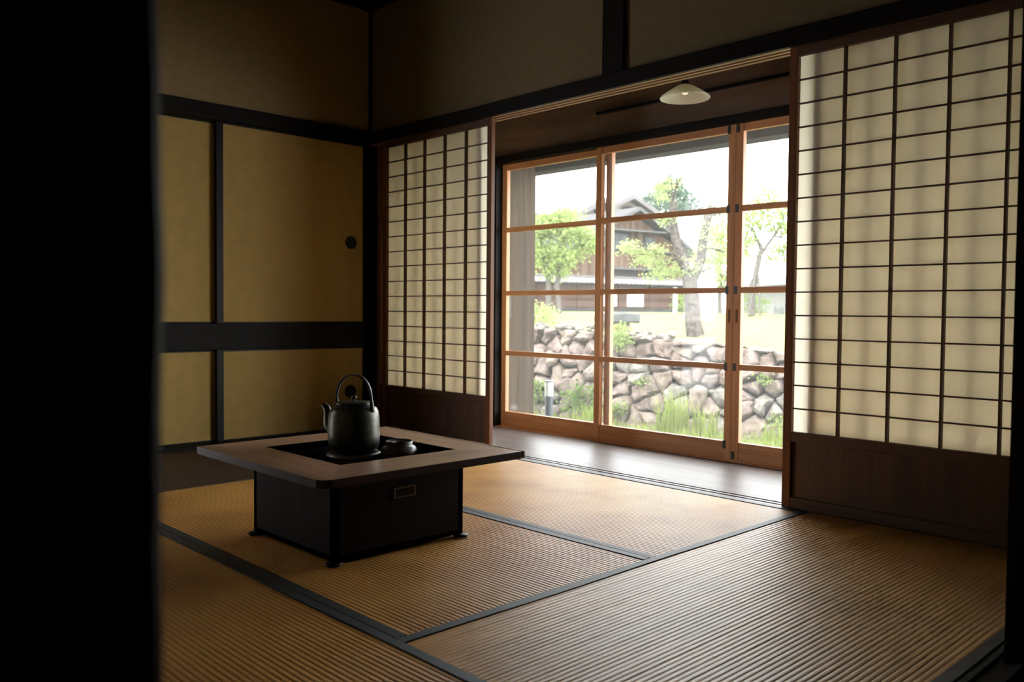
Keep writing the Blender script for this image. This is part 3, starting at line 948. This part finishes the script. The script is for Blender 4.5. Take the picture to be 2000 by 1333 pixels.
def tuft(label, c, n, rad, h, w, seed, grp='weeds on the stone wall'):
    rk = random.Random(seed)
    mb = MB()
    blades(mb, c, n, rad, h, w, rk, 0.55)
    tag(mb.build('grass_tuft', M['blade']), label, 'grass tuft', grp)
def clump(name, label, c, rad, n, size, mat, seed, grp='weeds on the stone wall'):
    rk = random.Random(seed)
    t = thing(name, label, 'plant', (c[0], c[1], c[2] - rad[2]), grp)
    mb = MB()
    leaves(mb, c, rad, n, size, rk)
    mb.build('foliage', mat, t)
    st = MB()
    for k in range(6):
        a = 2 * PI * k / 6
        st.tube([(c[0], c[1], c[2] - rad[2]), (c[0] + 0.3 * rad[0] * math.cos(a), c[1] + 0.3 * rad[1] * math.sin(a), c[2]), (c[0] + 0.7 * rad[0] * math.cos(a), c[1] + 0.7 * rad[1] * math.sin(a), c[2] + rad[2] * 0.6)], 0.004, 5)
    st.build('stems', M['fern'], t)
    return t
def foot(x, off):
    """a point on the ground in front of the wall at a given x"""
    uu = (x - WA.x) / WU.x
    p = wall_pt(uu, 0.0, off)
    return (p.x, p.y, -0.47)
def onwall(x, h, off=0.06):
    uu = (x - WA.x) / WU.x
    return tuple(wall_pt(uu, h, off))
tuft('tall bright grass tuft against the stone wall behind the middle door', foot(-0.62, 0.30), 130, 0.16, 0.46, 0.006, 1)
tuft('lower grass tuft leaning beside the tall one', foot(-0.30, 0.28), 70, 0.12, 0.32, 0.006, 2)
tuft('grass tuft at the wall foot behind the right door', foot(0.42, 0.34), 60, 0.14, 0.24, 0.006, 3)
tuft('grass tuft at the wall foot near the bollard light', foot(-1.55, 0.42), 80, 0.16, 0.26, 0.006, 4)
clump('fern', 'large green fern clump on the wall right of the bollard light', onwall(-1.78, 0.24, 0.10), (0.24, 0.16, 0.17), 420, 0.065, M['fern'], 5)
clump('fern', 'small fern left of the bollard light at the wooden post', onwall(-2.45, 0.28, 0.10), (0.16, 0.12, 0.16), 220, 0.06, M['fern'], 6)
clump('weed', 'yellow green weed low on the wall right of the fern', onwall(-1.35, 0.16, 0.10), (0.10, 0.08, 0.08), 110, 0.05, M['leafG'], 7)
clump('weed', 'small weed in a wall joint behind the middle door', onwall(-1.15, 0.50, 0.07), (0.07, 0.05, 0.05), 60, 0.045, M['leafG'], 8)
clump('weed', 'weed in a wall joint high behind the right door', onwall(0.16, 0.58, 0.07), (0.08, 0.06, 0.05), 60, 0.045, M['leafG'], 9)
clump('weed', 'weed low in the wall behind the right door', onwall(0.34, 0.22, 0.09), (0.11, 0.07, 0.07), 90, 0.045, M['leafG'], 10)
fl = clump('flowering_plant', 'bright green plant with orange blossoms on the wall top by the stone bench', (-1.46, 4.27, 0.47), (0.12, 0.10, 0.12), 300, 0.05, M['leafG'], 11)
om = MB()
leaves(om, (-1.46, 4.27, 0.575), (0.08, 0.07, 0.03), 18, 0.035, random.Random(3))
om.build('blossoms', M['orange'], fl)
clump('shrub', 'rounded yellow green shrub on the lawn beside the wooden post', (-3.82, 5.45, 0.68), (0.26, 0.26, 0.24), 620, 0.055, M['leafY'], 12, 'shrubs on the lawn')

# bollard light
def bollard():
    c = (-0.53, 2.20, 0)
    t = thing('bollard_light', 'slim slate grey bollard light with a white head', 'garden light', (c[0], c[1], -0.47))
    MB().lathe([(0.0005, -0.475), (0.034, -0.475), (0.034, 0.03), (0.0005, 0.03)], c, 28).build('post', M['slate'], t, smooth=False)
    MB().lathe([(0.0005, 0.03), (0.036, 0.03), (0.036, 0.150), (0.0005, 0.150)], c, 28).build('lamp_head', M['white'], t)
    MB().lathe([(0.0005, 0.150), (0.037, 0.150), (0.037, 0.160), (0.0005, 0.163)], c, 28).build('cap', M['slate'], t)
bollard()

# stone bench
def bench():
    t = thing('stone_bench', 'thick grey stone slab on a squat stone block on the lawn', 'stone bench', (-1.82, 4.68, 0.36), rotz=math.radians(40))
    def slab(nm, x, y, z0, z1, m, k):
        rows = []
        for z, f in ((z0, 0.95), (z0 + 0.015, 1), (z1 - 0.015, 1.0), (z1, 0.94)):
            rw = []
            for i in range(28):
                a = 2 * PI * i / 28
                c, s = math.cos(a), math.sin(a)
                q = (abs(c) ** 8 + abs(s) ** 8) ** (-1 / 8)
                p = Vector((x * f * q * c, y * f * q * s, z))
                rw.append(p + noise.noise_vector(p * 6 + Vector((k, 0, 0))) * 0.014)
            rows.append(rw)
        mb = MB().grid(rows, True)
        mb.cap(rows[0][::-1]).cap(rows[-1])
        return mb.build(nm, m, t, org=(0, 0, 0))
    slab('slab', 0.26, 0.20, 0.262, 0.375, M['slab'], 1)
    slab('block', 0.15, 0.14, -0.02, 0.262, M['rock3'], 2)
bench()

# ------------------------------------------------------------------ trees
def tree(label, base, limbs, clusters, size, mat, bark, seed, grp='garden trees', name='tree'):
    rk = random.Random(seed)
    t = thing(name, label, 'tree', base, grp)
    tr = MB()
    for pts, rads in limbs:
        P, Q = [], []
        for i in range(len(pts) - 1):
            for k in range(4):
                q = k / 4
                P.append(Vector(pts[i]).lerp(Vector(pts[i + 1]), q))
                Q.append(rads[i] * (1 - q) + rads[i + 1] * q)
        P.append(Vector(pts[-1])); Q.append(rads[-1])
        P = [p + noise.noise_vector(p * 2.5 + Vector((seed, 0, 0))) * min(0.05, Q[i] * 0.5) for i, p in enumerate(P)]
        tr.tube(P, Q, 12)
    # twigs reaching into every cluster
    for c, rad, n in clusters:
        c = Vector(c)
        src = min((Vector(p) for pts, _ in limbs for p in pts[1:]), key=lambda p: (p - c).length)
        for _ in range(4):
            e = c + Vector((rk.uniform(-.7, .7) * rad[0], rk.uniform(-.7, .7) * rad[1], rk.uniform(-.3, .8) * rad[2]))
            m = src.lerp(e, 0.5) + Vector((0, 0, 0.1 * rad[2]))
            tr.tube([src, m, e], [0.014, 0.009, 0.004], 5)
    tr.build('trunk', bark, t, smooth=True)
    fo = MB()
    for c, rad, n in clusters:
        leaves(fo, c, rad, n, size, rk)
    fo.build('foliage', mat, t)
    return t

tree('twin trunked tree with pruned tops on the lawn behind the middle door', (-2.09, 6.69, 0.42),
     [([(-2.09, 6.69, 0.40), (-2.12, 6.68, 0.75), (-2.15, 6.66, 1.02), (-2.16, 6.64, 1.2)], [0.125, 0.105, 0.10, 0.10]),
      ([(-2.16, 6.64, 1.15), (-2.26, 6.55, 1.50), (-2.33, 6.47, 2.0), (-2.34, 6.46, 2.22)], [0.075, 0.068, 0.062, 0.055]),
      ([(-2.14, 6.66, 1.15), (-2.06, 6.74, 1.6), (-2.00, 6.80, 2.05), (-1.97, 6.83, 2.18)], [0.068, 0.060, 0.055, 0.05])],
     [((-2.55, 6.25, 1.50), (0.24, 0.24, 0.16), 620), ((-2.75, 6.10, 1.62), (0.14, 0.14, 0.10), 220), ((-2.45, 6.35, 1.28), (0.22, 0.22, 0.10), 330),
      ((-2.42, 6.39, 1.97), (0.13, 0.13, 0.09), 130), ((-2.42, 6.38, 2.40), (0.16, 0.16, 0.20), 300), ((-2.30, 6.50, 2.55), (0.10, 0.10, 0.16), 110),
      ((-2.02, 6.78, 1.75), (0.22, 0.22, 0.26), 420), ((-1.9, 6.9, 1.45), (0.16, 0.16, 0.16), 220), ((-2.2, 6.6, 1.35), (0.2, 0.2, 0.12), 240), ((-1.86, 6.95, 2.0), (0.2, 0.2, 0.2), 300), ((-2.0, 6.8, 1.3), (0.25, 0.25, 0.14), 300)],
     0.05, M['leafY'], M['bark'], 21)
tree('slender double stemmed tree with spreading green crown behind the left door', (-10.62, 12.95, 0.70),
     [([(-10.72, 12.88, 0.65), (-10.72, 12.88, 1.4), (-10.80, 12.8, 2.0), (-10.95, 12.7, 2.9)], [0.09, 0.075, 0.06, 0.03]),
      ([(-10.52, 13.05, 0.65), (-10.56, 13.0, 1.4), (-10.5, 13.1, 2.1), (-10.35, 13.2, 3.0)], [0.08, 0.07, 0.055, 0.03])],
     [((-10.75, 12.85, 2.9), (0.45, 0.45, 0.36), 800), ((-10.3, 13.3, 2.75), (0.45, 0.45, 0.34), 700), ((-10.95, 12.65, 2.3), (0.36, 0.36, 0.30), 500),
      ((-10.45, 13.15, 2.2), (0.42, 0.42, 0.30), 600), ((-10.0, 13.6, 2.5), (0.32, 0.32, 0.26), 360), ((-10.6, 13.0, 1.85), (0.42, 0.42, 0.2), 400), ((-10.5, 13.1, 3.2), (0.4, 0.4, 0.2), 300)],
     0.13, M['leafG'], M['barkL'], 22)
tree('thin tree with crooked trunk and wooden props behind the right door', (-8.15, 18.43, 0.72),
     [([(-8.20, 18.40, 0.66), (-8.18, 18.42, 1.4), (-8.10, 18.52, 2.0), (-8.02, 18.6, 2.5), (-8.2, 18.45, 3.1)], [0.11, 0.10, 0.085, 0.07, 0.03]),
      ([(-8.02, 18.6, 2.4), (-7.8, 18.85, 2.9), (-7.6, 19.1, 3.4)], [0.05, 0.04, 0.02])],
     [((-8.2, 18.5, 3.4), (0.5, 0.5, 0.45), 560), ((-7.6, 19.1, 3.3), (0.5, 0.5, 0.45), 560), ((-7.3, 19.4, 2.6), (0.45, 0.45, 0.35), 420),
      ((-8.45, 18.25, 2.7), (0.35, 0.35, 0.35), 320), ((-7.9, 18.8, 4.1), (0.5, 0.5, 0.35), 300), ((-7.7, 19.0, 2.4), (0.4, 0.4, 0.25), 220)],
     0.14, M['leafG'], M['barkL'], 23)
tree('airy young tree on the lawn behind the twin trunked one', (-13.22, 24.71, 0.70),
     [([(-13.2, 24.7, 0.66), (-13.2, 24.7, 2.0), (-13.3, 24.7, 3.6)], [0.09, 0.07, 0.03]), ([(-13.0, 24.9, 0.66), (-13.0, 24.95, 2.0), (-12.9, 25.0, 3.0)], [0.06, 0.05, 0.02])],
     [((-13.3, 24.6, 3.6), (0.75, 0.75, 0.65), 620), ((-13.5, 24.4, 2.7), (0.6, 0.6, 0.5), 460), ((-12.8, 25.1, 3.0), (0.6, 0.6, 0.6), 460), ((-13.1, 24.8, 2.0), (0.5, 0.5, 0.3), 260)],
     0.18, M['leafY'], M['barkL'], 24)
for lb, p, rr, sd in (('low bushy shrub at the lawn end below the airy young tree', (-14.2, 24.1, 1.15), (0.55, 0.55, 0.5), 31),
                      ('low bushy shrub at the lawn end near the white boundary wall', (-12.2, 25.5, 1.1), (0.5, 0.5, 0.45), 32)):
    clump('shrub', lb, p, rr, 420, 0.12, M['fern'], sd, 'shrubs on the lawn')
pr = MB().tube([(-7.73, 18.1, 0.68), (-8.05, 18.5, 1.95)], 0.03, 8)
tag(pr.build('tree_prop', M['barkL']), 'slanting wooden pole propping the thin tree, right of its trunk', 'pole', 'tree props')
pr = MB().tube([(-8.02, 18.0, 0.68), (-8.08, 18.46, 1.9)], 0.03, 8)
tag(pr.build('tree_prop', M['barkL']), 'upright wooden pole propping the thin tree close to its trunk', 'pole', 'tree props')
sb = MB()
rows = []
for z, f in ((0.55, 1), (0.62, 1.05), (0.9, 1.0), (0.98, 0.85)):
    rows.append([(-9.66 + 0.16 * f * math.cos(2 * PI * i / 10) * (1 + 0.15 * noise.noise((i, z, 2))), 22.64 + 0.16 * f * math.sin(2 * PI * i / 10) * (1 + 0.15 * noise.noise((i, z, 5))), z) for i in range(10)])
sb.grid(rows, True).cap(rows[-1])
tag(sb.build('standing_stone', M['slab']), 'squat grey stone on the far lawn behind the right door', 'stone')

# ------------------------------------------------------------------ buildings across the lawn
HO, HR = Vector((-26.5, 34.0, 0.70)), math.atan2(0.973, 0.23)
def local(name, label, cat, **kw):
    t = thing(name, label, cat, HO, rotz=HR, **kw)
    return t
def L(mb, name, mat, t, **kw):
    return mb.build(name, mat, t, org=(0, 0, 0), **kw)

t = local('boundary_wall', 'long low brown board wall with pale tiled cap across the lawn', 'wall')
L(MB().box(-14, 6.2, 0.0, 0.25, 0.22, 1.60), 'board_face', M['fenceb'], t)
L(MB().box(-14, 6.2, -0.05, 0.3, -0.1, 0.24), 'footing', M['base'], t)
for a in (-4.5, -1.9, 0.95, 3.2, 4.95):
    L(MB().box(a - 0.07, a + 0.07, -0.06, 0.02, 0.1, 1.58), 'post', M['fenceb'], t)
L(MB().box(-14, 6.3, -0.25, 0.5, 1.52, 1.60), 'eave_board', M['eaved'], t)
rf = MB()
n = 420
rows = []
for v, z in ((-0.42, 1.60), (0.12, 1.98), (0.66, 1.62)):
    rows.append([(-14 + 20.4 * i / n, v, z + 0.035 * abs(math.sin(PI * i / 7))) for i in range(n + 1)])
rf.grid(rows)
L(rf, 'tiled_cap', M['tile'], t)
L(MB().box(-14, 6.4, 0.0, 0.24, 1.95, 2.05), 'ridge', M['tile'], t)
for a, b in ((-0.18, 0.74), (1.5, 2.66)):
    L(MB().box(a, b, -0.06, -0.02, 0.36, 1.14), 'notice_board', M['white'], t)
L(MB().box(4.88, 5.2, -0.08, 0.02, 0.0, 1.55), 'white_post', M['white'], t)

t = local('wooden_house', 'two storey brown board gable house behind the boundary wall', 'house')
g = MB().prism([(-0.2, -0.1), (8.9, -0.1), (8.9, 3.6), (4.25, 6.05), (-0.2, 3.75)], 'Y', 3.0, 11.0)
L(g, 'board_wall', M['house'], t)
rf = MB()
for (x0, z0), (x1, z1) in (((-1.1, 3.42), (4.25, 6.2)), ((4.25, 6.2), (9.8, 3.28))):
    rf.prism([(x0, z0), (x1, z1), (x1, z1 + 0.22), (x0, z0 + 0.22)], 'Y', 2.3, 11.4)
L(rf, 'roof', M['roofm'], t)
L(MB().box(1.6, 6.4, 2.35, 3.0, 4.92, 5.02), 'upper_canopy', M['roofm'], t)
L(MB().box(1.6, 7.0, 2.45, 3.0, 2.60, 2.74), 'lower_canopy', M['roofm'], t)
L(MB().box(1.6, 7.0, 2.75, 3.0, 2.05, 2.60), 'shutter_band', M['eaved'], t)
L(MB().box(4.42, 4.74, 2.7, 3.0, 2.0, 4.95), 'corner_post', M['house'], t)
for a, b, z0, z1 in ((1.2, 3.75, 3.8, 4.78), (5.2, 5.75, 3.95, 4.65)):
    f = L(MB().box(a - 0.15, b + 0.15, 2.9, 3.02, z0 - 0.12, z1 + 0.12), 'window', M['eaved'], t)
    L(MB().box(a, b, 2.86, 2.92, z0, z1), 'pane', M['wglass'], f)
    k = MB()
    x = a + 0.1
    while x < b:
        k.box(x - 0.014, x + 0.014, 2.82, 2.86, z0, z1)
        x += 0.2
    L(k, 'lattice', M['tile'], f)

def kura(label, u0, u1, apex_u, apex_z, eave_z, v, vent, dep=9):
    t = local('storehouse', label, 'storehouse')
    L(MB().prism([(u0, -0.1), (u1, -0.1), (u1, eave_z), (apex_u, apex_z), (u0, eave_z)], 'Y', v, v + dep), 'plaster_wall', M['cream'], t)
    rf = MB()
    ov = 0.7
    for (xa, za), (xb, zb) in (((u0 - ov, eave_z - 0.28), (apex_u, apex_z + 0.1)), ((apex_u, apex_z + 0.1), (u1 + ov, eave_z - 0.28))):
        rf.prism([(xa, za), (xb, zb), (xb, zb + 0.35), (xa, za + 0.35)], 'Y', v - 0.7, v + dep)
    L(rf, 'roof', M['tile'], t)
    L(MB().prism(vent, 'Y', v - 0.12, v + 0.05), 'vent', M['eaved'], t)
kura('cream plastered gable with dark half round vent above the wooden house', 9.0, 16.2, 12.58, 8.6, 7.0, 14.0,
     [(11.95, 7.85), (13.05, 7.85), (13.05, 8.0), (12.85, 8.16), (12.5, 8.22), (12.15, 8.16), (11.95, 8.0)])
kura('small cream gable with one square window, left of the larger gable', 6.95, 10.2, 8.72, 7.85, 7.0, 12.5, [(8.25, 7.15), (8.6, 7.15), (8.6, 7.5), (8.25, 7.5)], 0.6)
t = local('far_roof', 'blue grey roof far off beside the wooden post', 'roof')
L(MB().prism([(2.0, 5.9), (6.2, 5.9), (5.6, 7.1), (2.4, 7.2)], 'Y', 14.0, 18.0), 'roof_slope', M['steel'], t)
L(MB().box(2.2, 6.0, 14.3, 17.7, -0.1, 5.9), 'house_wall', M['cream'], t)

# white boundary wall and low house at the right
t = thing('plaster_wall', 'white plastered boundary wall with pale roof behind the thin tree', 'wall', (-15.2, 31.3, 0.70), rotz=math.atan2(-2.07, 3.56))
L(MB().box(-3.2, 6.0, 0, 0.3, -0.1, 1.25), 'wall_face', M['whitep'], t)
L(MB().prism([(-0.45, 1.22), (0.75, 1.22), (0.15, 1.62)], 'X', -3.4, 6.2), 'roof_cap', M['tile'], t)
L(MB().box(-3.3, 6.1, -0.3, 0.6, 1.14, 1.22), 'eave_board', M['fenceb'], t)
t = thing('low_house', 'low house with pale roof and small window above the white boundary wall', 'house', (-13.5, 33.6, 0.70), rotz=math.atan2(-2.07, 3.56))
L(MB().box(0.0, 7.0, 0, 4.0, -0.1, 2.5), 'house_wall', M['fenceb'], t)
L(MB().prism([(-0.9, 2.3), (4.9, 2.3), (2.0, 3.2)], 'X', -0.8, 7.6), 'roof', M['tile'], t)
f = L(MB().box(1.3, 2.3, -0.06, 0.02, 1.6, 2.2), 'window', M['eaved'], t)
L(MB().box(1.38, 2.22, -0.1, -0.05, 1.66, 2.14), 'pane', M['wglass'], f)

# pine behind the houses
e = HO + Matrix.Rotation(HR, 3, 'Z') @ Vector((21.5, 20.0, 0))
px = Matrix.Rotation(HR, 3, 'Z') @ Vector((1, 0, 0))
cl = []
for a, z, w, hgt, n in ((-1.6, 9.6, 1.5, 0.7, 420), (0.2, 10.6, 1.6, 0.9, 520), (1.9, 10.2, 1.4, 0.8, 420), (3.2, 9.2, 1.2, 0.6, 320), (0.6, 9.2, 1.6, 0.7, 420), (0.4, 11.6, 0.9, 0.6, 240), (-3.0, 9.0, 0.9, 0.4, 160)):
    q = e + px * a
    cl.append(((q.x, q.y, 0.7 + z), (w, w, hgt), n))
tree('dark green pine crown rising behind the gables', (e.x, e.y, 0.70), [([(e.x, e.y, 0.6), (e.x, e.y, 6), (e.x, e.y, 11.5)], [0.3, 0.22, 0.08])], cl, 0.42, M['pine'], M['bark'], 41, 'garden trees', 'pine_tree')
